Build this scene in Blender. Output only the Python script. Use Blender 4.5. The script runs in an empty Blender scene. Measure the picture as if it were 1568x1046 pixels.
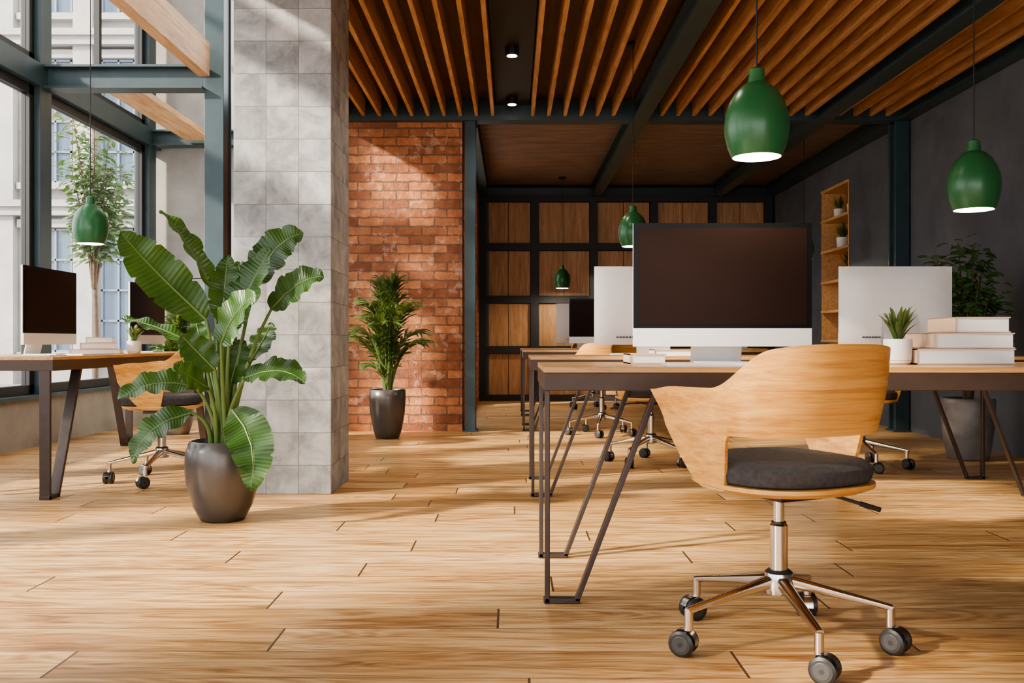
import bpy, math, random
from mathutils import Vector, Matrix
random.seed(7)
S=bpy.context.scene
COL=S.collection
# ------------------------------------------------------------------ node helpers
def newmat(name):
    m=bpy.data.materials.new(name); m.use_nodes=True
    nt=m.node_tree; b=nt.nodes['Principled BSDF']
    return m,nt,b
def N(nt,t,**k):
    n=nt.nodes.new(t)
    for a,v in k.items(): setattr(n,a,v)
    return n
def L(nt,a,b): nt.links.new(a,b)
def math_(nt,op,a,b=None,c=None):
    n=N(nt,'ShaderNodeMath',operation=op)
    for i,v in enumerate((a,b,c)):
        if v is None: continue
        if isinstance(v,(int,float)): n.inputs[i].default_value=v
        else: L(nt,v,n.inputs[i])
    return n.outputs[0]
def ramp(nt,fac,stops):
    r=N(nt,'ShaderNodeValToRGB'); e=r.color_ramp.elements
    while len(e)<len(stops): e.new(0.5)
    for i,(p,c) in enumerate(stops):
        e[i].position=p; e[i].color=(c[0],c[1],c[2],1)
    L(nt,fac,r.inputs[0]); return r.outputs[0]
def mixc(nt,fac,a,b,mode='MIX'):
    n=N(nt,'ShaderNodeMix',data_type='RGBA',blend_type=mode)
    for s,v in ((n.inputs[0],fac),(n.inputs[6],a),(n.inputs[7],b)):
        if isinstance(v,(int,float)): s.default_value=v
        elif isinstance(v,tuple): s.default_value=(v[0],v[1],v[2],1)
        else: L(nt,v,s)
    return n.outputs[2]
def noise(nt,vec,scale,detail=4,rough=.55,dist=0):
    n=N(nt,'ShaderNodeTexNoise'); n.inputs['Scale'].default_value=scale
    n.inputs['Detail'].default_value=detail; n.inputs['Roughness'].default_value=rough
    n.inputs['Distortion'].default_value=dist
    if vec is not None: L(nt,vec,n.inputs['Vector'])
    return n.outputs[0]
def objco(nt): return N(nt,'ShaderNodeTexCoord').outputs['Object']
def mapping(nt,vec,scale):
    m=N(nt,'ShaderNodeMapping'); m.inputs['Scale'].default_value=scale
    L(nt,vec,m.inputs['Vector']); return m.outputs[0]
def bump(nt,b,h,strength=.3,dist=.01):
    n=N(nt,'ShaderNodeBump'); n.inputs['Strength'].default_value=strength
    n.inputs['Distance'].default_value=dist
    L(nt,h,n.inputs['Height']); L(nt,n.outputs[0],b.inputs['Normal'])
def plain(name,col,rough=.5,metal=0,var=.08,sc=20,bmp=0,emit=None,es=0,spec=None):
    m,nt,b=newmat(name)
    c=objco(nt); f=noise(nt,c,sc,3)
    lo=tuple(max(0,x*(1-var)) for x in col); hi=tuple(min(1,x*(1+var)) for x in col)
    L(nt,ramp(nt,f,[(.3,lo),(.7,hi)]),b.inputs['Base Color'])
    b.inputs['Roughness'].default_value=rough; b.inputs['Metallic'].default_value=metal
    if spec is not None: b.inputs['Specular IOR Level'].default_value=spec
    if bmp: bump(nt,b,noise(nt,c,sc*6,4),bmp,.004)
    if emit: b.inputs['Emission Color'].default_value=(*emit,1); b.inputs['Emission Strength'].default_value=es
    return m
def wood(name,dark,mid,light,scale=(1,14,14),rough=.45,ns=2.2,bm=.08,dist=.7):
    m,nt,b=newmat(name); c=objco(nt); v=mapping(nt,c,scale)
    f1=noise(nt,v,ns,6,.6,dist); f2=noise(nt,mapping(nt,c,tuple(s*5 for s in scale)),ns,3,.6)
    f=math_(nt,'ADD',math_(nt,'MULTIPLY',f1,.75),math_(nt,'MULTIPLY',f2,.25))
    L(nt,ramp(nt,f,[(.34,dark),(.5,mid),(.64,light)]),b.inputs['Base Color'])
    b.inputs['Roughness'].default_value=rough
    bump(nt,b,f,bm,.003)
    return m
def wallco(nt):
    """(u,z) wall coordinates in metres, u = x on walls facing y and y on walls facing x"""
    c=objco(nt); s=N(nt,'ShaderNodeSeparateXYZ'); L(nt,c,s.inputs[0])
    g=N(nt,'ShaderNodeNewGeometry'); sn=N(nt,'ShaderNodeSeparateXYZ'); L(nt,g.outputs['True Normal'],sn.inputs[0])
    k=math_(nt,'GREATER_THAN',math_(nt,'ABSOLUTE',sn.outputs[0]),.5)
    u=math_(nt,'ADD',math_(nt,'MULTIPLY',s.outputs[0],math_(nt,'SUBTRACT',1,k)),math_(nt,'MULTIPLY',s.outputs[1],k))
    cb=N(nt,'ShaderNodeCombineXYZ'); L(nt,u,cb.inputs[0]); L(nt,s.outputs[2],cb.inputs[1])
    return cb.outputs[0],c,u,s.outputs[2]
# ------------------------------------------------------------------ materials
def floor_mat():
    m,nt,b=newmat('oak_floor_planks'); c=objco(nt)
    s=N(nt,'ShaderNodeSeparateXYZ'); L(nt,c,s.inputs[0]); x,y=s.outputs[0],s.outputs[1]
    W=.195; LEN=1.75
    yy=math_(nt,'DIVIDE',math_(nt,'ADD',y,10.03),W); row=math_(nt,'FLOOR',yy); fy=math_(nt,'FRACT',yy)
    wn=N(nt,'ShaderNodeTexWhiteNoise',noise_dimensions='1D'); L(nt,row,wn.inputs['W'])
    xx=math_(nt,'DIVIDE',math_(nt,'ADD',math_(nt,'ADD',x,30),math_(nt,'MULTIPLY',wn.outputs[0],9)),LEN)
    col=math_(nt,'FLOOR',xx); fx=math_(nt,'FRACT',xx)
    cb=N(nt,'ShaderNodeCombineXYZ'); L(nt,row,cb.inputs[0]); L(nt,col,cb.inputs[1])
    w2=N(nt,'ShaderNodeTexWhiteNoise',noise_dimensions='3D'); L(nt,cb.outputs[0],w2.inputs['Vector'])
    pid=w2.outputs[0]
    g=N(nt,'ShaderNodeCombineXYZ'); L(nt,math_(nt,'MULTIPLY',x,.7),g.inputs[0]); L(nt,math_(nt,'MULTIPLY',y,7.5),g.inputs[1]); L(nt,math_(nt,'MULTIPLY',pid,40),g.inputs[2])
    f1=noise(nt,g.outputs[0],1.6,8,.64,1.8)
    g2=N(nt,'ShaderNodeCombineXYZ'); L(nt,math_(nt,'MULTIPLY',x,4),g2.inputs[0]); L(nt,math_(nt,'MULTIPLY',y,100),g2.inputs[1]); L(nt,math_(nt,'MULTIPLY',pid,40),g2.inputs[2])
    f2=noise(nt,g2.outputs[0],1.5,3,.6)
    g3=N(nt,'ShaderNodeCombineXYZ'); L(nt,math_(nt,'MULTIPLY',x,.5),g3.inputs[0]); L(nt,math_(nt,'MULTIPLY',y,4.5),g3.inputs[1]); L(nt,math_(nt,'MULTIPLY',pid,70),g3.inputs[2])
    f3=noise(nt,g3.outputs[0],1.4,2,.5,.6)
    rings=math_(nt,'SINE',math_(nt,'MULTIPLY',f3,110))
    f=math_(nt,'ADD',math_(nt,'ADD',math_(nt,'MULTIPLY',f1,.76),math_(nt,'MULTIPLY',f2,.22)),math_(nt,'MULTIPLY',rings,.042))
    base=ramp(nt,f,[(.34,(.28,.138,.048)),(.45,(.51,.295,.118)),(.54,(.69,.445,.208)),(.66,(.82,.60,.335))])
    tint=ramp(nt,pid,[(0,(.66,.59,.51)),(.35,(.89,.84,.77)),(1,(1,1,1))])
    base=mixc(nt,1,base,tint,'MULTIPLY')
    seam=math_(nt,'MAXIMUM',math_(nt,'MULTIPLY',math_(nt,'LESS_THAN',fy,.018),.75),math_(nt,'LESS_THAN',fx,.004))
    L(nt,mixc(nt,seam,base,(.07,.035,.015)),b.inputs['Base Color'])
    L(nt,math_(nt,'ADD',.28,math_(nt,'MULTIPLY',f2,.2)),b.inputs['Roughness'])
    bump(nt,b,math_(nt,'SUBTRACT',math_(nt,'MULTIPLY',f,.15),seam),.25,.003)
    return m
def tile_mat():
    m,nt,b=newmat('concrete_tile'); co,c,u,z=wallco(nt)
    T=.1773
    uu=math_(nt,'DIVIDE',math_(nt,'ADD',u,1.514+T*40),T); zz=math_(nt,'DIVIDE',math_(nt,'ADD',z,.02),T)
    fu=math_(nt,'FRACT',uu); fz=math_(nt,'FRACT',zz)
    cb=N(nt,'ShaderNodeCombineXYZ'); L(nt,math_(nt,'FLOOR',uu),cb.inputs[0]); L(nt,math_(nt,'FLOOR',zz),cb.inputs[1])
    w=N(nt,'ShaderNodeTexWhiteNoise',noise_dimensions='3D'); L(nt,cb.outputs[0],w.inputs['Vector'])
    va=N(nt,'ShaderNodeVectorMath',operation='ADD'); L(nt,c,va.inputs[0]); L(nt,w.outputs['Color'],va.inputs[1])
    n1=noise(nt,va.outputs[0],6,8,.66,.5)
    base=ramp(nt,n1,[(.32,(.23,.235,.24)),(.5,(.39,.397,.403)),(.66,(.54,.545,.55))])
    base=mixc(nt,1,base,ramp(nt,w.outputs[0],[(0,(.74,.75,.77)),(1,(1,1,1))]),'MULTIPLY')
    e=.012
    seam=math_(nt,'MAXIMUM',math_(nt,'LESS_THAN',math_(nt,'MINIMUM',fu,math_(nt,'SUBTRACT',1,fu)),e),math_(nt,'LESS_THAN',math_(nt,'MINIMUM',fz,math_(nt,'SUBTRACT',1,fz)),e))
    L(nt,mixc(nt,math_(nt,'MULTIPLY',seam,.75),base,(.14,.13,.125)),b.inputs['Base Color'])
    b.inputs['Roughness'].default_value=.75
    bump(nt,b,math_(nt,'SUBTRACT',math_(nt,'MULTIPLY',n1,.3),seam),.3,.004)
    return m
def brick_mat():
    m,nt,b=newmat('red_brick'); co,c,u,z=wallco(nt)
    nz=N(nt,'ShaderNodeTexNoise'); nz.inputs['Scale'].default_value=11; nz.inputs['Detail'].default_value=4; L(nt,c,nz.inputs['Vector'])
    sc=N(nt,'ShaderNodeVectorMath',operation='SCALE'); sc.inputs['Scale'].default_value=.028; L(nt,nz.outputs['Color'],sc.inputs[0])
    ad=N(nt,'ShaderNodeVectorMath',operation='ADD'); L(nt,co,ad.inputs[0]); L(nt,sc.outputs[0],ad.inputs[1])
    br=N(nt,'ShaderNodeTexBrick'); L(nt,ad.outputs[0],br.inputs['Vector'])
    br.inputs['Scale'].default_value=1; br.inputs['Brick Width'].default_value=.235; br.inputs['Row Height'].default_value=.083
    br.inputs['Mortar Size'].default_value=.007; br.inputs['Mortar Smooth'].default_value=.25; br.inputs['Bias'].default_value=-.05
    br.inputs['Color1'].default_value=(.74,.31,.14,1); br.inputs['Color2'].default_value=(.31,.115,.06,1); br.inputs['Mortar'].default_value=(.25,.155,.115,1)
    n1=noise(nt,c,14,6,.7); n2=noise(nt,c,3.5,4,.6)
    col=mixc(nt,1,br.outputs['Color'],ramp(nt,n1,[(.3,(.58,.55,.54)),(.65,(1.0,1,1))]),'MULTIPLY')
    col=mixc(nt,math_(nt,'MULTIPLY',math_(nt,'GREATER_THAN',math_(nt,'ADD',n1,math_(nt,'MULTIPLY',n2,.7)),.99),.32),col,(.66,.52,.44))
    L(nt,col,b.inputs['Base Color']); b.inputs['Roughness'].default_value=.85
    bump(nt,b,math_(nt,'SUBTRACT',math_(nt,'MULTIPLY',n1,.6),br.outputs['Fac']),1,.02)
    return m
def plaster(name,lo,hi,sc=2.0,rough=.85,b_=.2):
    m,nt,b=newmat(name); c=objco(nt); f=noise(nt,c,sc,8,.65,.4)
    L(nt,ramp(nt,f,[(.3,lo),(.7,hi)]),b.inputs['Base Color']); b.inputs['Roughness'].default_value=rough
    bump(nt,b,noise(nt,c,sc*12,6,.7),b_,.006); return m
def plankceil_mat():
    m,nt,b=newmat('brown_ceiling_boards'); c=objco(nt)
    s=N(nt,'ShaderNodeSeparateXYZ'); L(nt,c,s.inputs[0])
    yy=math_(nt,'DIVIDE',s.outputs[1],.22); fy=math_(nt,'FRACT',yy)
    cb=N(nt,'ShaderNodeCombineXYZ'); L(nt,math_(nt,'MULTIPLY',s.outputs[0],1.2),cb.inputs[0]); L(nt,math_(nt,'MULTIPLY',s.outputs[1],14),cb.inputs[1]); L(nt,math_(nt,'FLOOR',yy),cb.inputs[2])
    f=noise(nt,cb.outputs[0],2,6,.6,.8)
    base=ramp(nt,f,[(.35,(.12,.08,.07)),(.65,(.33,.245,.215))])
    seam=math_(nt,'LESS_THAN',fy,.03)
    L(nt,mixc(nt,seam,base,(.03,.02,.017)),b.inputs['Base Color']); b.inputs['Roughness'].default_value=.36
    return m
def leaf_mat(name,dark,light,veins=26):
    m,nt,b=newmat(name)
    uv=N(nt,'ShaderNodeTexCoord').outputs['UV']; s=N(nt,'ShaderNodeSeparateXYZ'); L(nt,uv,s.inputs[0])
    av=math_(nt,'ABSOLUTE',s.outputs[1])
    ph=math_(nt,'SUBTRACT',math_(nt,'MULTIPLY',s.outputs[0],veins*6.283),math_(nt,'MULTIPLY',av,6))
    w=math_(nt,'SINE',ph)
    f=math_(nt,'ADD',math_(nt,'MULTIPLY',w,.08),noise(nt,objco(nt),5,3))
    col=ramp(nt,f,[(.3,dark),(.75,light)])
    rib=math_(nt,'LESS_THAN',av,.04)
    col=mixc(nt,rib,col,(.18,.27,.07))
    L(nt,col,b.inputs['Base Color']); b.inputs['Roughness'].default_value=.34
    bump(nt,b,w,.2,.004)
    tr=N(nt,'ShaderNodeBsdfTranslucent'); tr.inputs['Color'].default_value=(light[0]*1.7,light[1]*1.4,light[2],1)
    mx=N(nt,'ShaderNodeMixShader'); mx.inputs[0].default_value=.2
    L(nt,b.outputs[0],mx.inputs[1]); L(nt,tr.outputs[0],mx.inputs[2])
    L(nt,mx.outputs[0],nt.nodes['Material Output'].inputs['Surface'])
    return m
def glass_mat():
    m,nt,b=newmat('window_glass')
    t=N(nt,'ShaderNodeBsdfTransparent'); g=N(nt,'ShaderNodeBsdfGlossy'); g.inputs['Roughness'].default_value=.02
    mx=N(nt,'ShaderNodeMixShader'); mx.inputs[0].default_value=.05
    L(nt,t.outputs[0],mx.inputs[1]); L(nt,g.outputs[0],mx.inputs[2])
    L(nt,mx.outputs[0],nt.nodes['Material Output'].inputs['Surface']); return m

FLOOR=floor_mat(); TILE=tile_mat(); BRICK=brick_mat()
DARKW=plaster('charcoal_plaster',(.070,.080,.095),(.125,.138,.158),1.6)
CONC=plaster('concrete_panel',(.25,.24,.225),(.41,.40,.38),1.8)
WHITEW=plaster('pale_plaster',(.6,.58,.55),(.7,.68,.65),2)
STEEL=plain('blue_green_painted_steel',(.033,.060,.073),.42,0,.12,6)
BLACK=plain('black_paint',(.012,.012,.013),.5)
SLAT=wood('ceiling_slat_wood',(.31,.150,.066),(.50,.27,.130),(.64,.39,.21),(14,1,14),.5)
BACKB=wood('ceiling_backing_board',(.055,.028,.017),(.088,.046,.028),(.11,.061,.038),(14,1,14),.6)
PLK=plankceil_mat()
BEAMW=wood('pale_joist_wood',(.46,.25,.11),(.66,.40,.20),(.78,.52,.29),(12,1,12),.5)
CAB=wood('cabinet_oak',(.36,.19,.085),(.50,.285,.14),(.61,.375,.20),(14,14,1),.5)
CABF=plain('cabinet_dark_frame',(.026,.029,.034),.55)
CHW=wood('chair_plywood',(.43,.185,.045),(.66,.335,.092),(.77,.45,.155),(.8,5,26),.34,1.6,.05,.6)
NICHEW=wood('niche_wood',(.48,.26,.11),(.64,.38,.17),(.72,.46,.23),(14,1,14),.5)
DTOP=wood('desk_top_wood',(.36,.18,.07),(.50,.28,.11),(.62,.37,.16),(1.2,14,14),.35)
DEDGE=plain('dark_bronze_edge',(.060,.036,.026),.45,.2)
DLEG=plain('bronze_leg_steel',(.065,.049,.043),.4,.5)
CUSH=plain('charcoal_fabric',(.055,.050,.050),.95,0,.25,60,.6)
CHROME=plain('polished_aluminium',(.62,.57,.52),.2,1,.03)
RUB=plain('black_caster_plastic',(.018,.018,.019),.40)
HUBM=plain('grey_caster_cap',(.055,.053,.052),.4,.3)
ALU=plain('silver_aluminium',(.72,.72,.73),.38,.35,.02)
WHT=plain('white_plastic',(.80,.80,.81),.35,0,.02)
SCR=plain('screen_glass',(.018,.010,.008),.25,0,.02,spec=.04)
BEZ=plain('black_bezel',(.006,.006,.007),.25,spec=.1)
GRN=plain('green_enamel',(.022,.120,.042),.30,0,.08,8)
LIN=plain('lamp_inside',(.85,.82,.75),.5,emit=(1,.9,.75),es=2.5)
DLI=plain('downlight_glow',(.9,.9,.85),.5,emit=(1,.93,.82),es=9)
POTD=plain('dark_glazed_pot',(.098,.089,.085),.30,.35,.15,5)
POTG=plain('grey_metal_pot',(.23,.22,.215),.5,.4,.3,6)
POTW=plain('white_ceramic',(.78,.77,.75),.4)
SOIL=plain('soil',(.035,.022,.014),.95,0,.4,60,.8)
LEAFB=leaf_mat('banana_leaf',(.012,.046,.012),(.062,.138,.026))
LEAFP=leaf_mat('palm_leaf',(.038,.084,.024),(.15,.225,.075),3)
LEAFD=leaf_mat('bush_leaf',(.035,.105,.030),(.12,.24,.075),5)
LEAFT=leaf_mat('tree_leaf',(.03,.08,.025),(.09,.17,.055),4)
STEM=plain('green_stem',(.12,.19,.05),.5)
BARK=plain('bark',(.12,.08,.05),.9,0,.3,20,.5)
GLASS=glass_mat()
PAPER=plain('book_pages',(.74,.70,.64),.8,0,.04)
COVER=plain('kraft_cover',(.62,.45,.32),.6,0,.06)
STONE=plaster('facade_stone',(.27,.26,.25),(.40,.385,.365),1.2)
FWIN=plain('facade_window_glass',(.08,.12,.17),.12,0,.2,1)
FFR=plain('facade_window_frame',(.17,.20,.25),.5)
STREET=plaster('street_asphalt',(.16,.16,.16),(.24,.24,.23),1)

# ------------------------------------------------------------------ mesh builder
class M:
    def __init__(s): s.v=[];s.f=[];s.m=[];s.uv=[];s.mats=[]
    def mi(s,mat):
        if mat not in s.mats: s.mats.append(mat)
        return s.mats.index(mat)
    def add(s,vs,fs,mat,uv=None,T=None):
        o=len(s.v); 
        for i,p in enumerate(vs):
            p=Vector(p)
            if T: p=T@p
            s.v.append(p); s.uv.append(uv[i] if uv else (0,.5))
        k=s.mi(mat)
        for f in fs: s.f.append([o+i for i in f]); s.m.append(k)
    def box(s,x0,x1,y0,y1,z0,z1,mat,T=None):
        v=[(x,y,z) for z in(z0,z1) for y in(y0,y1) for x in(x0,x1)]
        s.add(v,[(0,2,3,1),(4,5,7,6),(0,1,5,4),(2,6,7,3),(0,4,6,2),(1,3,7,5)],mat,T=T)
    def bar(s,a,b,w,d,mat,side=(1,0,0),T=None):
        a=Vector(a);b=Vector(b);t=(b-a).normalized();sd=Vector(side);sd=(sd-t*sd.dot(t)).normalized();n=t.cross(sd)
        v=[p+sd*sx*w/2+n*sy*d/2 for p in(a,b) for sx,sy in((-1,-1),(1,-1),(1,1),(-1,1))]
        s.add(v,[(0,3,2,1),(4,5,6,7),(0,1,5,4),(1,2,6,5),(2,3,7,6),(3,0,4,7)],mat,T=T)
    def lathe(s,prof,mat,c=(0,0,0),n=40,T=None,sx=1,sy=1,pw=None):
        vs=[];fs=[]
        for r,z in prof:
            for i in range(n):
                a=2*math.pi*i/n; ca,sa=math.cos(a),math.sin(a)
                if pw:
                    k=(abs(ca)**pw+abs(sa)**pw)**(-1/pw); ca*=k; sa*=k
                vs.append((c[0]+r*sx*ca,c[1]+r*sy*sa,c[2]+z))
        for j in range(len(prof)-1):
            for i in range(n):
                i2=(i+1)%n
                fs.append((j*n+i,j*n+i2,(j+1)*n+i2,(j+1)*n+i))
        if prof[0][0]>1e-4: fs.append(tuple(reversed(range(n))))
        if prof[-1][0]>1e-4: fs.append(tuple((len(prof)-1)*n+i for i in range(n)))
        s.add(vs,fs,mat,T=T)
    def open_lathe(s,prof,mat,c=(0,0,0),n=48):
        vs=[];fs=[]
        for r,z in prof:
            for i in range(n):
                a=2*math.pi*i/n; vs.append((c[0]+r*math.cos(a),c[1]+r*math.sin(a),c[2]+z))
        for j in range(len(prof)-1):
            for i in range(n):
                i2=(i+1)%n; fs.append((j*n+i,j*n+i2,(j+1)*n+i2,(j+1)*n+i))
        s.add(vs,fs,mat)
    def tube(s,pts,rad,mat,n=8,T=None,cap=True):
        pts=[Vector(p) for p in pts]; vs=[];fs=[]
        if not isinstance(rad,(list,tuple)): rad=[rad]*len(pts)
        ref=Vector((0,0,1)) if abs((pts[-1]-pts[0]).normalized().z)<.9 else Vector((1,0,0))
        for k,p in enumerate(pts):
            t=(pts[min(k+1,len(pts)-1)]-pts[max(k-1,0)]).normalized()
            a=t.cross(ref).normalized(); b=a.cross(t)
            for i in range(n):
                q=2*math.pi*i/n; vs.append(p+a*math.cos(q)*rad[k]+b*math.sin(q)*rad[k])
        for k in range(len(pts)-1):
            for i in range(n):
                i2=(i+1)%n; fs.append((k*n+i,k*n+i2,(k+1)*n+i2,(k+1)*n+i))
        if cap: fs.append(tuple(range(n))); fs.append(tuple(reversed([(len(pts)-1)*n+i for i in range(n)])))
        s.add(vs,fs,mat,T=T)
    def obj(s,name,smooth=None,bevel=0,loc=None,rot=0):
        me=bpy.data.meshes.new(name); me.from_pydata([tuple(p) for p in s.v],[],s.f)
        for mt in s.mats: me.materials.append(mt)
        for p,k in zip(me.polygons,s.m): p.material_index=k
        ul=me.uv_layers.new(name='UVMap')
        for lp in me.loops: ul.data[lp.index].uv=s.uv[lp.vertex_index]
        if smooth is not None:
            for p in me.polygons: p.use_smooth=True
            me.set_sharp_from_angle(angle=math.radians(smooth))
        me.update()
        o=bpy.data.objects.new(name,me); COL.objects.link(o)
        if bevel:
            b=o.modifiers.new('bevel','BEVEL'); b.width=bevel; b.segments=2; b.limit_method='ANGLE'; b.angle_limit=math.radians(50)
        if loc: o.location=loc
        o.rotation_euler[2]=rot
        return o
def dup(o,loc,rot=0,scale=None):
    n=bpy.data.objects.new(o.name.split('.')[0],o.data); COL.objects.link(n)
    for md in o.modifiers:
        if md.type=='BEVEL':
            b=n.modifiers.new('bevel','BEVEL'); b.width=md.width; b.segments=md.segments; b.limit_method='ANGLE'; b.angle_limit=md.angle_limit
    n.location=loc; n.rotation_euler[2]=rot
    if scale: n.scale=(scale,)*3
    return n
def bez(p0,p1,p2,t):
    return Vector(p0)*(1-t)**2+Vector(p1)*2*t*(1-t)+Vector(p2)*t*t
def blade(m,p0,p1,p2,width,nh,mat,fold=.18,n=18,k=4,peak=.45,rip=.0,tear=0):
    nh=Vector(nh); vs=[];uv=[];fs=[]
    ph=random.random()*9
    for i in range(n+1):
        t=i/n; p=bez(p0,p1,p2,t); tg=(bez(p0,p1,p2,min(1,t+.02))-bez(p0,p1,p2,max(0,t-.02))).normalized()
        sd=tg.cross(nh).normalized(); nn=sd.cross(tg).normalized()
        q=t**(math.log(.5)/math.log(peak)); w=width/2*max(.0,math.sin(math.pi*q))**.62+.0008
        for j in range(-k,k+1):
            u=j/k
            ed=1
            if tear and abs(u)>.45 and (int(t*n+ph*3+ (4 if j>0 else 0))%9==0): ed=1-tear*(abs(u)-.3)/.7
            off=sd*w*u*ed + nn*(fold*abs(u)**1.3*w + rip*abs(u)*math.sin(t*22+ph+(1.5 if j>0 else 0)))
            vs.append(p+off); uv.append((t,u))
    W=2*k+1
    for i in range(n):
        for j in range(W-1):
            fs.append((i*W+j,i*W+j+1,(i+1)*W+j+1,(i+1)*W+j))
    m.add(vs,fs,mat,uv)

# ------------------------------------------------------------------ room shell
XL,XR=-3.85,3.67; YB=13.0; Y0=-4.0; HM=3.06
def bx(name,*a,mat,bevel=0):
    m=M(); m.box(*a,mat); return m.obj(name,bevel=bevel)
bx('floor',XL-.1,XR+.2,Y0-.1,YB+.2,-.1,0,mat=FLOOR)
m=M()
NY0,NY1,NZ0,NZ1=9.96,10.84,.82,2.6
m.box(XR,XR+.2,Y0,NY0,0,HM,DARKW); m.box(XR,XR+.2,NY1,YB+.2,0,HM,DARKW)
m.box(XR,XR+.2,NY0,NY1,0,NZ0,DARKW); m.box(XR,XR+.2,NY0,NY1,NZ1,HM,DARKW)
m.obj('wall_right')
m=M(); D=.32
m.box(XR+.0,XR+D,NY0,NY0+.03,NZ0,NZ1,NICHEW); m.box(XR+.0,XR+D,NY1-.03,NY1,NZ0,NZ1,NICHEW)
m.box(XR+D,XR+D+.02,NY0,NY1,NZ0,NZ1,NICHEW)
for z in (NZ0,1.16,1.50,1.86,2.22,NZ1-.03): m.box(XR-.01,XR+D,NY0,NY1,z,z+.03,NICHEW)
m.obj('built_in_wall_shelf')
bx('wall_brick',-2.40,-.46,8.48,8.72,0,2.9,mat=BRICK)
m=M()
m.box(-.66,-.46,8.72,9.1,0,HM,BRICK); m.box(-.66,-.46,12.0,YB,0,HM,BRICK)
m.box(-.66,-.46,9.1,12.0,2.75,HM,BRICK); m.box(-.66,-.46,9.1,12.0,0,.12,BRICK)
m.obj('wall_side_back_room')
m=M(); w=.05
for y in (9.1,10.05,11.0,11.95): m.box(-.60,-.54,y,y+w,.12,2.75,BLACK)
for z in (.12,2.70): m.box(-.60,-.54,9.1,12.0,z,z+w,BLACK)
m.box(-.575,-.565,9.15,11.95,.17,2.7,GLASS)
m.obj('window_30')  # unseen window added to bring fill light into the back room
bx('wall_back',-.66,XR+.2,YB,YB+.2,0,HM,mat=DARKW)
bx('wall_atrium_return',-2.55,-2.40,8.48,9.8,0,6,mat=CONC)
m=M()
for i,(a,b) in enumerate(((-3.95,-3.22),(-3.21,-2.40))):
    for z0,z1 in ((0,1.5),(1.51,3.0),(3.01,4.5),(4.51,6)): m.box(a,b,9.8,10.0,z0,z1-.0,CONC)
m.obj('wall_atrium_back')
bx('wall_upper_mezzanine',-1.62,-1.5,Y0,8.48,3.4,6,mat=WHITEW)
bx('ceiling_atrium',-4.0,-1.5,Y0,10,6,6.15,mat=WHITEW)
m=M(); m.box(-1.6,XR+.2,Y0,8.5,3.06,3.4,BACKB); m.box(-.15,.16,Y0,8.44,3.0,3.06,BLACK)
m.obj('ceiling')
bx('ceiling_back_room',-.66,XR+.2,8.5,YB+.2,3.02,3.3,mat=PLK)
m=M(); p=.148
x=-.178
while x>-1.6: m.box(x-.015,x+.015,Y0,8.40,2.90,3.06,SLAT); x-=p
x=.19
while x<XR-.1:
    if not any(abs(x-b)<.10 for b in (1.17,2.84)): m.box(x-.015,x+.015,Y0,8.40,2.90,3.06,SLAT)
    x+=p
m.obj('ceiling_wood_slats')
bx('trim_1',-1.66,-1.6,Y0,8.40,2.86,3.4,mat=STEEL)
def ibeam(name,a,b,w,h,side):
    m=M(); a=Vector(a);b=Vector(b); t=.018
    for dz,ww,hh in ((-h/2+t/2,w,t),(h/2-t/2,w,t)):
        m.bar(a+Vector((0,0,dz)),b+Vector((0,0,dz)),ww,hh,STEEL,side)
    m.bar(a,b,.03,h-2*t,STEEL,side)
    return m.obj(name)
for xb in (1.17,2.84): ibeam('steel_ceiling_beam',(xb,Y0,2.925),(xb,YB,2.925),.14,.17,(1,0,0))
ibeam('steel_ceiling_beam',(XR-.07,Y0,2.94),(XR-.07,YB,2.94),.13,.16,(1,0,0))
ibeam('steel_ceiling_beam',(-.39,8.6,2.925),(-.39,YB,2.925),.13,.17,(1,0,0))
m=M(); m.box(-2.4,XR,8.40,8.56,2.86,3.06,STEEL); m.obj('steel_cross_beam',bevel=.004)
m=M(); m.box(-.46,XR,12.84,12.98,2.84,2.99,STEEL); m.obj('steel_cross_beam',bevel=.004)
def hcol(name,x,y,z1,w=.155,d=.21):
    m=M(); t=.02
    m.box(x-w/2,x+w/2,y-d/2,y-d/2+t,0,z1,STEEL); m.box(x-w/2,x+w/2,y+d/2-t,y+d/2,0,z1,STEEL)
    m.box(x-.03,x+w/2-.012,y-d/2+t,y+d/2-t,0,z1,STEEL)
    m.box(x-w/2-.02,x+w/2+.02,y-d/2-.02,y+d/2+.02,0,.015,STEEL)
    return m.obj(name,bevel=.003)
hcol('steel_column',-2.413,7.51,6)
hcol('steel_column',-.385,8.49,2.86,.1,.16)
hcol('steel_column',XR-.08,8.49,2.86,.13,.16)
hcol('steel_column',-.38,12.86,2.84,.11,.14)
hcol('steel_column',XR-.07,12.86,2.84,.11,.14)
ibeam('steel_cross_beam',(XL+.05,7.42,2.96),(-2.49,7.42,2.96),.16,.19,(0,1,0))
ibeam('steel_cross_beam',(XL+.05,9.62,2.96),(-2.55,9.62,2.96),.16,.16,(0,1,0))
bx('wooden_joist',-2.51,-2.42,-2,7.32,2.95,3.22,mat=BEAMW,bevel=.004)
bx('wooden_joist',-3.40,-3.12,7.52,9.52,2.92,2.98,mat=BEAMW,bevel=.004)
bx('tiled_concrete_column',-1.514,-.982,4.97,5.50,0,6,mat=TILE,bevel=.004)
bx('wall_left',XL-.12,XL+.08,Y0,9.8,0,.38,mat=CONC)
bx('trim_2',XL-.14,XL+.12,Y0,9.8,.38,.41,mat=STEEL)
ys=[-3.6,-1.4,.8,3.0,5.2,7.4,9.6]
m=M()
for i,y in enumerate(ys): m.box(XL-.08,XL+.08,y-.09,y+.09,.41,6,STEEL)
m.obj('steel_window_posts',bevel=.003)  # steel posts standing between the left windows
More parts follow.
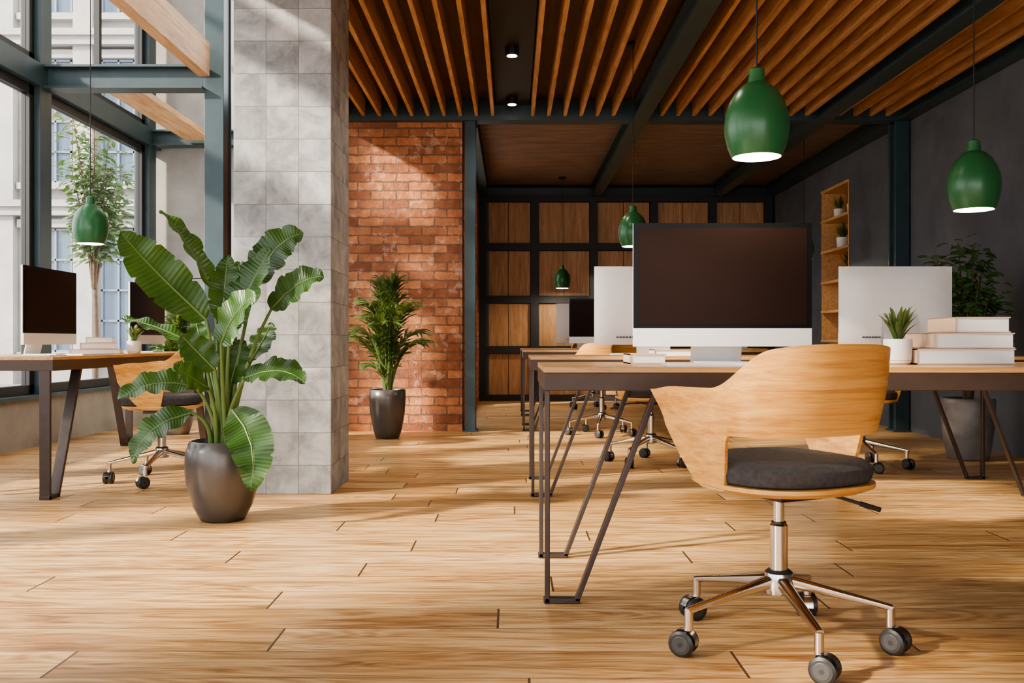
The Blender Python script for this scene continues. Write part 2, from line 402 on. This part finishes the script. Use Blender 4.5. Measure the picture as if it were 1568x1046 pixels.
m=M(); m.box(XL-.09,XL+.09,Y0,9.8,2.87,3.05,STEEL); m.box(XL-.09,XL+.09,Y0,9.8,5.75,6,STEEL); m.obj('trim_4')
k=1
for i in range(len(ys)-1):
    a,b=ys[i]+.092,ys[i+1]-.092
    for z0,z1 in ((.415,2.865),(3.055,5.745)):
        m=M(); w=.07
        m.box(XL-.03,XL+.03,a,b,z0,z0+w,BLACK); m.box(XL-.03,XL+.03,a,b,z1-w,z1,BLACK)
        m.box(XL-.03,XL+.03,a,a+w,z0,z1,BLACK); m.box(XL-.03,XL+.03,b-w,b,z0,z1,BLACK)
        mid=(a+b)/2
        if z0>3: m.box(XL-.025,XL+.025,mid-.025,mid+.025,z0,z1,BLACK); m.box(XL-.025,XL+.025,a,b,4.2,4.25,BLACK)
        m.box(XL-.004,XL+.004,a+w,b-w,z0+w,z1-w,GLASS)
        m.obj('window_%d'%k); k+=1
# wall behind the viewer: unseen, tall open frames added for fill light
m=M()
for a,b in ((-4,-3.7),(-.2,.05),(2.7,3.87)): m.box(a,b,Y0-.2,Y0,0,3.06,WHITEW)
m.box(-4,3.87,Y0-.2,Y0,0,.12,WHITEW); m.box(-1.6,3.87,Y0-.2,Y0,2.95,6,WHITEW); m.box(-4,-1.6,Y0-.2,Y0,2.95,3.1,WHITEW)
m.obj('wall_front')
for a,b in ((-3.7,-.2),(.05,2.7)):
    m=M(); w=.06
    for x in (a,(a+b)/2-.03,b-w): m.box(x,x+w,Y0-.12,Y0-.06,.12,2.95,BLACK)
    m.box(a,b,Y0-.12,Y0-.06,.12,.18,BLACK); m.box(a,b,Y0-.12,Y0-.06,2.89,2.95,BLACK)
    m.obj('window_%d'%k); k+=1
# grid cabinets on back wall
m=M(); xs=[-.42,.316,1.14,1.98,2.80,3.58]; zs=[.03,.71,1.415,2.15,2.83]
m.box(-.46,3.62,12.92,12.99,0,2.86,CABF)
for x in xs: m.box(x-.055,x+.055,12.74,12.95,0,2.86,CABF)
for z in zs: m.box(-.45,3.62,12.75,12.95,z-.05,z+.05,CABF)
for i in range(5):
    for j in range(4):
        a,b=xs[i]+.055,xs[i+1]-.055; c,d=zs[j]+.05,zs[j+1]-.05; mid=(a+b)/2
        m.box(a+.006,mid-.004,12.80,12.93,c+.006,d-.006,CAB); m.box(mid+.004,b-.006,12.80,12.93,c+.006,d-.006,CAB)
m.obj('grid_cabinet_wall')
def downlight(x,y,z,e):
    m=M(); m.lathe([(.05,0),(.052,.05),(.052,.06)],BLACK,(0,0,0),24); m.lathe([(.001,-.003),(.038,-.002),(.038,.0)],DLI,(0,0,0),24)
    m.obj('recessed_downlight',smooth=40,loc=(x,y,z))
    l=bpy.data.lights.new('downlight_lamp','SPOT'); l.energy=e; l.spot_size=2.4; l.spot_blend=.8; l.color=(1,.88,.72); l.shadow_soft_size=.05
    lo=bpy.data.objects.new('downlight_lamp',l); COL.objects.link(lo); lo.location=(x,y,z-.02)
for y in (4.0,5.4,6.76,8.15): downlight(0,y,2.94,30)

# ------------------------------------------------------------------ desks
def make_desk(L_,D_,bw=.016,bd=.03):
    m=M()
    m.box(0,L_,0,D_,.732,.75,DTOP); m.box(.0,L_,0,D_,.676,.732,DEDGE)
    for ex,sg in ((.0,1),(L_,-1)):
        for y in (.045,D_-.045):
            o=ex+sg*.012
            m.bar((o,y,.0),(o,y,.68),bw,bd,DLEG,(1,0,0))
            m.bar((ex+sg*.0,y,.01),(ex+sg*.115,y,.01),bw,bd,DLEG,(0,0,1))
            m.bar((ex+sg*.105,y,.008),(ex+sg*.36,y,.68),bw,bd,DLEG,(1,0,0))
    return m
desk=make_desk(2.75,.70).obj('office_desk',bevel=.002,loc=(.10,2.86,0))
dup(desk,(.10,4.86,0)); dup(desk,(.10,8.45,0)); dup(desk,(.10,10.2,0))
make_desk(2.6,.73,.02,.055).obj('office_desk',bevel=.002,loc=(-2.40,4.78,0),rot=math.pi/2)

# ------------------------------------------------------------------ office chair
def sstep(a,b,x):
    t=max(0,min(1,(x-a)/(b-a))); return t*t*(3-2*t)
def make_chair():
    m=M()
    def plan(u):
        s=1 if u>=0 else -1; a=abs(u)
        W,Dp=.258,.225
        if a<.64:
            q=a/.64*math.pi/2; e=2/2.7
            return s*W*math.sin(q)**e, -.0-Dp*max(0,math.cos(q))**e
        return s*W,(a-.64)/.36*.19
    nu,nv=140,14; vs=[]
    th=.011
    for side in (0,1):
        for i in range(nu+1):
            u=-1+2*i/nu; a=abs(u)
            top=.824-.016*(a/.34)**2 if a<.34 else .808
            top-= .099*sstep(.31,.62,a)
            top-= .012*sstep(.8,1,a)
            bot=.588-.15*sstep(.53,.59,a)+.0
            if a>.74: bot+=.16*((a-.74)/.26)**1.6
            px,py=plan(u)
            e=.004; qx,qy=plan(min(1,u+e)); rx,ry=plan(max(-1,u-e))
            t=Vector((qx-rx,qy-ry,0)).normalized(); nrm=Vector((t.y,-t.x,0))
            for j in range(nv+1):
                h=bot+(top-bot)*j/nv
                k=.86+.16*min(1,(h-.44)/.27)**.8 if h>.44 else .86
                fl=.040*sstep(.60,.74,h)*sstep(.55,.85,a)
                lean=-.035*max(0,(h-.58)/.24)*(1-a) 
                o=Vector((px*k+(fl if u>0 else -fl),py*k+lean,h))
                vs.append(o-nrm*th*side)
    R=nv+1; B=(nu+1)*R; fs=[]
    for i in range(nu):
        for j in range(nv):
            a=i*R+j
            fs.append((a,a+R,a+R+1,a+1)); fs.append((B+a,B+a+1,B+a+R+1,B+a+R))
        a=i*R; fs.append((a,B+a,B+a+R,a+R)); a=i*R+nv; fs.append((a,a+R,B+a+R,B+a))
    for j in range(nv):
        a=j; fs.append((a,a+1,B+a+1,B+a)); a=nu*R+j; fs.append((a,B+a,B+a+1,a+1))
    m.add(vs,fs,CHW)
    m.lathe([(.05,.425),(.20,.432),(.228,.445),(.228,.456),(.05,.456)],CHW,(0,-.01,0),48,sx=1,sy=.98,pw=2.5)
    m.lathe([(.01,.452),(.20,.452),(.222,.462),(.228,.48),(.226,.498),(.21,.512),(.17,.519),(.09,.515),(.002,.513)],CUSH,(0,0.0,0),56,sx=.985,sy=.97,pw=2.7)
    m.box(-.07,.07,-.09,.09,.405,.430,RUB)
    m.tube([(.05,-.02,.41),(.14,-.06,.405),(.235,-.12,.372)],.005,HUBM,8); m.tube([(.20,-.097,.384),(.245,-.127,.368)],.007,RUB,8)
    m.lathe([(.015,.30),(.015,.41)],CHROME,n=24); m.lathe([(.024,.17),(.024,.325),(.020,.33)],CHROME,n=24)
    m.lathe([(.020,.325),(.020,.335),(.014,.336)],RUB,n=24)
    m.lathe([(.026,.135),(.040,.14),(.043,.165),(.036,.195),(.026,.20)],CHROME,n=28)
    m.lathe([(.038,.196),(.030,.203),(.025,.204)],RUB,n=28)
    for k in range(5):
        a=math.radians(-87+72*k-25); d=Vector((math.cos(a),math.sin(a),0)); sd=Vector((-d.y,d.x,0))
        P=[];wd=[.019,.016,.014,.012,.011]; hh=[.017,.014,.011,.009,.009]
        for i,(r,z) in enumerate(((.03,.172),(.10,.158),(.18,.142),(.25,.128),(.292,.118))):
            c=d*r+Vector((0,0,z)); P.append((c,wd[i],hh[i]))
        vs=[];fs=[];n=12
        for c,w,h in P:
            for i in range(n):
                q=2*math.pi*i/n; cq,sq=math.cos(q),math.sin(q); kk=(abs(cq)**3+abs(sq)**3)**(-1/3)
                vs.append(c+sd*w*cq*kk+Vector((0,0,h*sq*kk)))
        for j in range(4):
            for i in range(n): fs.append((j*n+i,j*n+(i+1)%n,(j+1)*n+(i+1)%n,(j+1)*n+i))
        fs.append(tuple((4)*n+i for i in range(n)))
        m.add(vs,fs,CHROME)
        c=d*.287
        m.tube([c+Vector((0,0,.068)),c+Vector((0,0,.12))],.012,CHROME,12)
        ra=a+[.9,-.6,.5,1.3,-.9][k]; e=Vector((math.cos(ra),math.sin(ra),0)); g=Vector((-e.y,e.x,0))
        cc=c+e*.014+Vector((0,0,.034))
        for sgn in (-1,1):
            A=cc+g*sgn*.006; Bq=cc+g*sgn*.028
            m.tube([A,A+g*sgn*.004,Bq-g*sgn*.004,Bq],[.030,.034,.034,.027],RUB,24)
            m.tube([Bq,Bq+g*sgn*.0015],[.022,.020],HUBM,18)
        m.tube([cc-g*.030,cc+g*.030],.007,RUB,10)
        hv=[];hf=[]
        for i in range(9):
            q=math.radians(-5+i*24)
            for sg in (-1,1): hv.append(cc+e*math.cos(q)*-.037+Vector((0,0,math.sin(q)*.037))+g*sg*.013)
        for i in range(7): hf.append((2*i,2*i+1,2*i+3,2*i+2))
        m.add(hv,hf,CHROME)
    return m
chair=make_chair().obj('office_chair',smooth=38,loc=(.735,2.52,0),rot=math.radians(25))
dup(chair,(-2.09,5.46,0),math.radians(97))
dup(chair,(-2.0,7.0,0),math.radians(80))
dup(chair,(.95,6.25,0),math.radians(200))
dup(chair,(2.3,6.05,0),math.radians(165))
dup(chair,(.80,8.15,0),math.radians(10)); 
dup(chair,(1.0,11.35,0),math.radians(185))

# ------------------------------------------------------------------ desktop computers
def make_computer():
    m=M(); w=.325; z0,z1=.812,1.262; ch=.066
    m.box(-w,w,-.006,.004,z0,z0+ch,ALU)
    m.box(-w,w,-.006,.004,z0+ch,z1,BEZ)
    m.box(-w+.018,w-.018,-.0075,-.006,z0+ch+.014,z1-.018,SCR)
    nx,nz=16,12; vs=[];fs=[]
    for j in range(nz+1):
        for i in range(nx+1):
            a=-1+2*i/nx; b=-1+2*j/nz
            d=.006+.040*max(0,(1-a**4))*max(0,(1-b**4))
            vs.append((a*w,.004+d,(z0+z1)/2+b*(z1-z0)/2))
    for j in range(nz):
        for i in range(nx): q=j*(nx+1)+i; fs.append((q,q+nx+1,q+nx+2,q+1))
    m.add(vs,fs,WHT)
    for (a,b,c,d) in ((-w,w,z0-.0005,z0),(-w,w,z1,z1+.0005)): m.box(a,b,.0,.0105,c,d,WHT)
    for sx in (-w,w): m.box(sx-.0005,sx+.0005,0,.0105,z0,z1,WHT)
    m.box(-.095,.095,-.075,.115,.7505,.757,ALU)
    m.bar((0,.11,.757),(0,.058,.99),.19,.006,ALU,(1,0,0))
    m.box(-.06,.06,.035,.062,.965,1.0,ALU)
    for i in range(6): m.box(.10+i*.018,.112+i*.018,.036,.047,.852,.858,BEZ)
    return m
comp=make_computer()
comp=comp.obj('desktop_computer',smooth=35,bevel=0,loc=(.768,3.34,0))
PI=math.pi
dup(comp,(2.21,5.28,0),PI+.0); dup(comp,(.80,5.28,0),PI)
dup(comp,(.90,9.2,0),0); dup(comp,(.83,10.42,0),PI); dup(comp,(2.3,9.2,0),0)
dup(comp,(-2.76,5.47,0),PI/2+.02); dup(comp,(-2.76,6.93,0),PI/2)
def make_keyboard():
    m=M(); m.box(-.21,.21,-.055,.055,.7505,.757,ALU)
    for r in range(5):
        for c in range(14): m.box(-.2+c*.0288,-.2+c*.0288+.025,-.048+r*.0195,-.032+r*.0195,.757,.7605,WHT)
    return m
kb=make_keyboard().obj('computer_keyboard',loc=(.70,2.95,0)); dup(kb,(-2.5,5.42,0),PI/2); dup(kb,(.8,5.46,0))
ms=M(); ms.lathe([(.028,.7505),(.03,.758),(.026,.768),(.014,.775),(.001,.777)],WHT,sx=1,sy=1.7,n=24); ms=ms.obj('computer_mouse',smooth=60,loc=(1.0,2.97,0)); dup(ms,(1.08,5.42,0))

# ------------------------------------------------------------------ books / storage boxes
def book(m,x,y,z,w,d,h,a=0):
    T=Matrix.Translation((x,y,z))@Matrix.Rotation(a,4,'Z')
    m.box(-w/2,w/2,-d/2,d/2,0,.004,COVER,T); m.box(-w/2,w/2,-d/2,d/2,h-.004,h,COVER,T)
    m.box(-w/2+.004,w/2-.004,-d/2+.005,d/2-.004,.004,h-.004,WHT,T); m.box(-w/2,-w/2+.004,-d/2,d/2,0,h,COVER,T)
m=M(); z=.751
book(m,1.57,3.28,z,.345,.24,.054); book(m,1.60,3.28,z+.055,.28,.23,.054,.02); book(m,1.635,3.28,z+.110,.19,.22,.054,-.02)
m.obj('book_stack')
m=M(); book(m,0,0,.751,.30,.22,.03); book(m,.01,0,.782,.22,.2,.04,.1); book(m,.02,0,.823,.16,.15,.035)
bs=m.obj('book_stack',loc=(-2.72,6.0,0),rot=.3)
m=M(); book(m,0,0,.751,.24,.18,.035); m.obj('book_stack',loc=(.88,4.98,0))
m=M(); book(m,0,0,.751,.13,.18,.035); m.obj('book_stack',loc=(.48,3.32,0))
m=M(); m.box(-.105,.105,-.12,.12,.7505,.756,PAPER); m.obj('notepad',loc=(-2.6,5.02,0),rot=.1)
def small_plant(name,loc,s=1,n=22,seed=1):
    random.seed(seed); m=M()
    m.lathe([(.038,0),(.044,.01),(.048,.075),(.048,.088),(.043,.088),(.040,.07),(.001,.068)],POTW,n=32)
    m.lathe([(.036,.0005),(.039,.001),(.045,.014),(.0452,.015)],COVER,n=32)
    m.lathe([(.042,.076),(.001,.079)],SOIL,n=24)
    for i in range(n):
        a=random.random()*6.28; r=.02+.05*random.random(); h=.06+.07*random.random()
        p0=(.01*math.cos(a),.01*math.sin(a),.075); p2=(r*math.cos(a)*1.1,r*math.sin(a)*1.1,.075+h)
        p1=(r*.5*math.cos(a),r*.5*math.sin(a),.075+h*.7)
        blade(m,p0,p1,p2,.014,(-math.cos(a),-math.sin(a),.5),LEAFP,.3,6,2,.4)
    o=m.obj(name,smooth=60,loc=loc); o.scale=(s,)*3; return o
small_plant('potted_succulent',(1.35,3.2,.7505),1.0,40)
small_plant('potted_succulent',(-2.52,6.1,.7505),.95,30,seed=3)
for z,y,s,sd in ((1.53,10.3,1.6,4),(1.89,10.5,1.5,5),(2.25,10.2,1.3,6),(2.25,10.62,1.3,8),(.85,10.4,1.4,9)):
    small_plant('potted_shelf_plant',(XR+.13,y,z+.001),s,30,sd)
m=M(); m.box(-.01,.01,-.1,.1,0,.26,BEZ); m.box(-.013,-.01,-.08,.08,.02,.24,PAPER); m.obj('framed_picture',loc=(XR+.2,10.3,1.191))

# ------------------------------------------------------------------ pendant lamps
def make_lamp(top):
    m=M()
    prof=[(.084,0),(.098,.035),(.107,.075),(.110,.105),(.106,.145),(.094,.185),(.073,.222),(.048,.246),(.030,.256),(.027,.275),(.026,.30),(.018,.306),(.006,.308)]
    m.open_lathe(prof,GRN); m.open_lathe([(r-.003,z) for r,z in prof[:9]],LIN)
    m.open_lathe([(.081,.0),(.084,0)],GRN)
    m.lathe([(.030,.055),(.034,.075),(.03,.10),(.014,.14)],LIN,n=20)
    m.tube([(0,0,.30),(0,0,top)],.003,BLACK,6)
    m.lathe([(.05,top-.02),(.05,top)],BLACK,n=24)
    return m
for x,y,z,c in ((.84,3.14,1.462,3.06),(2.02,4.0,1.405,3.06),(-2.72,5.9,1.46,6.0),(.905,6.84,1.54,3.06),(3.08,9.65,1.70,3.02),(.67,12.2,1.54,3.02)):
    make_lamp(c-z).obj('pendant_lamp',smooth=50,loc=(x,y,z))
    l=bpy.data.lights.new('pendant_bulb','POINT'); l.energy=10 if y<9 else 16; l.color=(1,.86,.66); l.shadow_soft_size=.03
    lo=bpy.data.objects.new('pendant_bulb',l); COL.objects.link(lo); lo.location=(x,y,z+.03)

# ------------------------------------------------------------------ big banana plant
def pot(m,prof,mat,n=56):
    m.lathe(prof,mat,n=n)
random.seed(11)
m=M()
pot(m,[(.085,0),(.10,.004),(.135,.07),(.163,.17),(.172,.25),(.166,.32),(.150,.366),(.140,.37),(.136,.35),(.13,.33),(.001,.33)],POTD)
m.lathe([(.138,.335),(.08,.345),(.001,.35)],SOIL)
def bl(x0,z0,x2,z2,w,y0=0,y2=0,bow=(0,0,.05),nh=(0,-1,.35),fold=.15,tear=.18):
    p0=Vector((x0,y0,z0));p2=Vector((x2,y2,z2));p1=(p0+p2)/2+Vector(bow)
    blade(m,p0,p1,p2,w,nh,LEAFB,fold,44,5,.40,.010,tear)
    m.tube([bez(p0,p1,p2,t) for t in (0,.25,.5,.75,.95)],[.006,.005,.004,.003,.0015],STEM,6)
    s=Vector((x0*.18+random.uniform(-.03,.03),y0*.2,.34)); c=Vector((x0*.35,y0*.4,(z0+.34)/2+.05))
    m.tube([bez(s,c,p0,t/8) for t in range(9)],[.013-.0008*i for i in range(9)],STEM,8)
bl(-.06,.93,-.40,1.32,.22,-.05,-.18,(-.08,-.02,.06),(.45,-1,.30))
bl(-.05,1.05,-.32,1.45,.12,.03,.06,(-.0,0,.09),(1,-.5,.6),.4)
bl(.0,.92,.015,1.24,.14,0,.03,(.0,-.02,.0),(.3,-1,.1),.35)
bl(.13,1.10,.35,1.35,.21,.08,.12,(-.03,0,.10),(-.3,-1,.35))
bl(.04,.87,.22,1.27,.20,-.02,.02,(.0,-.04,.02),(-.5,-1,.2),.3)
bl(.22,.98,.475,1.13,.18,.02,-.02,(.02,0,.09),(0,-.9,.7))
bl(.03,.82,.24,1.03,.19,-.12,-.30,(-.02,0,.06),(-.2,-1,.5))
bl(.12,.66,.42,.645,.17,-.06,-.16,(.03,0,.09),(0,-.75,1))
bl(.08,.52,.20,.17,.20,-.12,-.25,(.10,-.02,.04),(.2,-1,.3))
bl(-.10,.62,-.40,.57,.17,-.08,-.22,(-.02,0,.09),(0,-.75,1))
bl(-.13,.50,-.36,.28,.15,-.05,-.15,(-.09,0,.07),(-.3,-1,.6))
bl(-.12,.80,-.52,.94,.08,.05,.10,(-.05,0,.06),(0,-.6,1))
bl(-.03,.62,-.12,.72,.13,-.12,-.30,(-.02,-.05,.03),(.2,-.9,.6))
bl(.03,.63,.08,.84,.17,.02,.05,(0,0,.02),(-.3,-1,.2))
bl(-.10,.72,-.20,.93,.12,.10,.22,(-.03,.02,.04),(.3,-1,.2))
bl(.05,.98,.01,1.22,.16,.1,.2,(.02,.02,.03),(.3,-1,.2))
bl(-.02,.70,-.16,.86,.15,-.05,-.1,(-.03,0,.03),(.5,-1,.2))
bl(.10,.74,.16,.92,.13,.12,.25,(.02,.02,.03),(-.3,-1,.2))
bl(.00,.90,.10,1.15,.17,.05,.08,(.0,.02,.02),(-.1,-1,.2))
m.obj('potted_banana_plant',smooth=60,loc=(-1.35,4.27,0))

# ------------------------------------------------------------------ palm plant
def palm(name,loc,h,spread,potprof,potmat,seed,nf=22,z0=.38,lm=None,lw=.027):
    lm=lm or LEAFP
    random.seed(seed); m=M(); pot(m,potprof,potmat)
    m.lathe([(potprof[-3][0]-.006,potprof[-3][1]-.03),(.001,potprof[-3][1]-.025)],SOIL,n=24)
    for i in range(nf):
        a=i*2.4+random.random()*.5; k=.12+.88*((i+.5)/nf); R=spread*min(1,k*1.25)*random.uniform(.8,1.1); H=h-(h-z0)*.68*k*random.uniform(.55,1.15)
        ca,sa=math.cos(a),math.sin(a)
        p0=Vector((.03*ca,.03*sa,z0)); p1=Vector((R*.25*ca,R*.25*sa,z0+(H-z0)*.92)); p2=Vector((R*ca,R*sa,H-.04*k))
        m.tube([bez(p0,p1,p2,t/10) for t in range(11)],[.006-.0004*t for t in range(11)],STEM,5)
        for j in range(14):
            t=.26+.74*j/14; q=bez(p0,p1,p2,t); tg=(bez(p0,p1,p2,min(1,t+.03))-bez(p0,p1,p2,t-.03)).normalized()
            sd=tg.cross(Vector((0,0,1))).normalized()
            for sg in (-1,1):
                ln=.23*(1-.45*abs(t-.6)/.4)*random.uniform(.75,1.15)
                d=(sd*sg*.65+tg*.9+Vector((0,0,random.uniform(-.35,.2)))).normalized()
                e=q+d*ln+Vector((0,0,-.05))
                blade(m,q,q+d*ln*.55+Vector((0,0,.012)),e,lw,(-.3*ca,-.5-.2*sa,1),lm,.2,6,1,.35)
    return m.obj(name,smooth=60,loc=loc)
tall=[(.085,0),(.10,.004),(.125,.08),(.148,.22),(.157,.34),(.155,.415),(.147,.42),(.14,.41),(.138,.39),(.001,.385)]
palm('potted_palm',(-1.07,7.86,0),1.50,.34,tall,POTD,5,30,lw=.024)
palm('potted_palm',(-3.0,8.2,0),1.20,.14,tall,POTG,9,20)

# ------------------------------------------------------------------ leafy bush / tree
def leafy(m,base,h,trunks,nl,leaf,rx,zlo,zhi,lm,seed,bark=BARK,r0=.012,tmin=.25):
    random.seed(seed)
    ends=[]
    for i in range(trunks):
        a=i*2.4; R=rx*.75*math.sqrt((i+.5)/trunks); H=zlo+(zhi-zlo)*random.uniform(.45,1)
        p0=Vector(base)+Vector((.02*math.cos(a),.02*math.sin(a),0)); p2=Vector((base[0]+R*math.cos(a),base[1]+R*math.sin(a),H)); p1=Vector((base[0]+R*.3*math.cos(a),base[1]+R*.3*math.sin(a),(base[2]+H)/2))
        m.tube([bez(p0,p1,p2,t/8) for t in range(9)],[r0*(1-.09*t) for t in range(9)],bark,6)
        ends.append((p0,p1,p2))
    for i in range(nl):
        p0,p1,p2=random.choice(ends); t=random.uniform(tmin,1); q=bez(p0,p1,p2,t)
        if q.z<zlo: q.z=zlo+random.random()*.1
        a=random.random()*6.28; el=random.uniform(-.5,.6); ro=random.uniform(.02,rx*.42)
        d=Vector((math.cos(a)*math.cos(el),math.sin(a)*math.cos(el),math.sin(el)))
        s=q+d*ro; s2=s+(d+Vector((0,0,-.35))).normalized()*leaf*random.uniform(.7,1.2)
        if i%3==0: m.tube([q,s],[r0*.25,r0*.15],bark,4,cap=False)
        blade(m,s,(s+s2)/2+Vector((0,0,leaf*.12)),s2,leaf*.48,(random.uniform(-.6,.6),random.uniform(-.9,.3),1),lm,.2,5,1,.42)
m=M(); pot(m,[(.12,0),(.135,.004),(.155,.10),(.172,.25),(.180,.40),(.178,.425),(.168,.43),(.162,.42),(.16,.39),(.001,.385)],POTG)
m.lathe([(.162,.39),(.001,.40)],SOIL,n=30)
leafy(m,(0,0,.39),1.5,18,1500,.085,.30,.60,1.56,LEAFD,23,tmin=.1)
m.obj('potted_ficus_bush',smooth=60,loc=(3.24,6.5,0))
m=M(); m.tube([(0,0,-.1),(.03,0,.8),(0,.02,1.7)],[.04,.032,.028],BARK,8)
leafy(m,(0,0,1.5),3.8,12,1500,.11,.6,1.7,4.2,LEAFT,31,r0=.014); m.obj('street_tree',smooth=60,loc=(-5.30,11.6,0))
tree=bpy.data.objects['street_tree']
dup(tree,(-6.2,-.6,0),1.0,1.25); dup(tree,(-6.6,2.6,0),2.0,1.1)  # trees out of view, added to dapple the sun through the left windows

# ------------------------------------------------------------------ exterior
bx('street_ground',-40,XL-.14,-20,40,-.2,-.1,mat=STREET)
m=M(); FY=20.0
m.box(-22,-3,FY+.15,FY+.6,-.1,16,STONE)
x=-21.6
while x<-3.4:
    m.box(x,x+.42,FY-.1,FY+.2,-.1,16,STONE)
    for z in (.6,4.3,8.0,11.7):
        a,b=x+.55,x+1.63
        m.box(a,b,FY+.10,FY+.16,z,z+2.7,FWIN)
        for xx in (a,a+.36,a+.70,b-.04): m.box(xx,xx+.04,FY+.05,FY+.12,z,z+2.7,FFR)
        for zz in (0,.66,1.33,2.0,2.66): m.box(a,b,FY+.05,FY+.12,z+zz,z+zz+.045,FFR)
        m.box(a-.08,b+.08,FY-.06,FY+.2,z-.14,z,STONE); m.box(a-.08,b+.08,FY-.04,FY+.2,z+2.72,z+2.9,STONE)
    x+=1.72
for z in (3.75,7.45,11.15,15.5): m.box(-22,-3,FY-.28,FY+.2,z,z+.14,STONE); m.box(-22,-3,FY-.2,FY+.2,z-.18,z,STONE)
m.obj('street_building_facade')

# ------------------------------------------------------------------ light, camera
sun=bpy.data.lights.new('sun','SUN'); sun.energy=9.5; sun.angle=math.radians(3.0); sun.color=(1,.88,.70)
so=bpy.data.objects.new('sun',sun); COL.objects.link(so)
so.rotation_euler=Vector((1,.50,-.56)).to_track_quat('-Z','Y').to_euler()
w=bpy.data.worlds.new('sky'); S.world=w; w.use_nodes=True
bg=w.node_tree.nodes['Background']; bg.inputs[0].default_value=(.97,.98,1,1); bg.inputs[1].default_value=3.5
cam=bpy.data.cameras.new('camera'); co=bpy.data.objects.new('camera',cam); COL.objects.link(co)
cam.lens=32.15; cam.sensor_width=36; co.location=(0,0,.83); co.rotation_euler=(math.pi/2,0,0)
S.camera=co
S.view_settings.view_transform='AgX'
try: S.view_settings.look='AgX - Medium High Contrast'
except Exception: pass
S.view_settings.exposure=.48
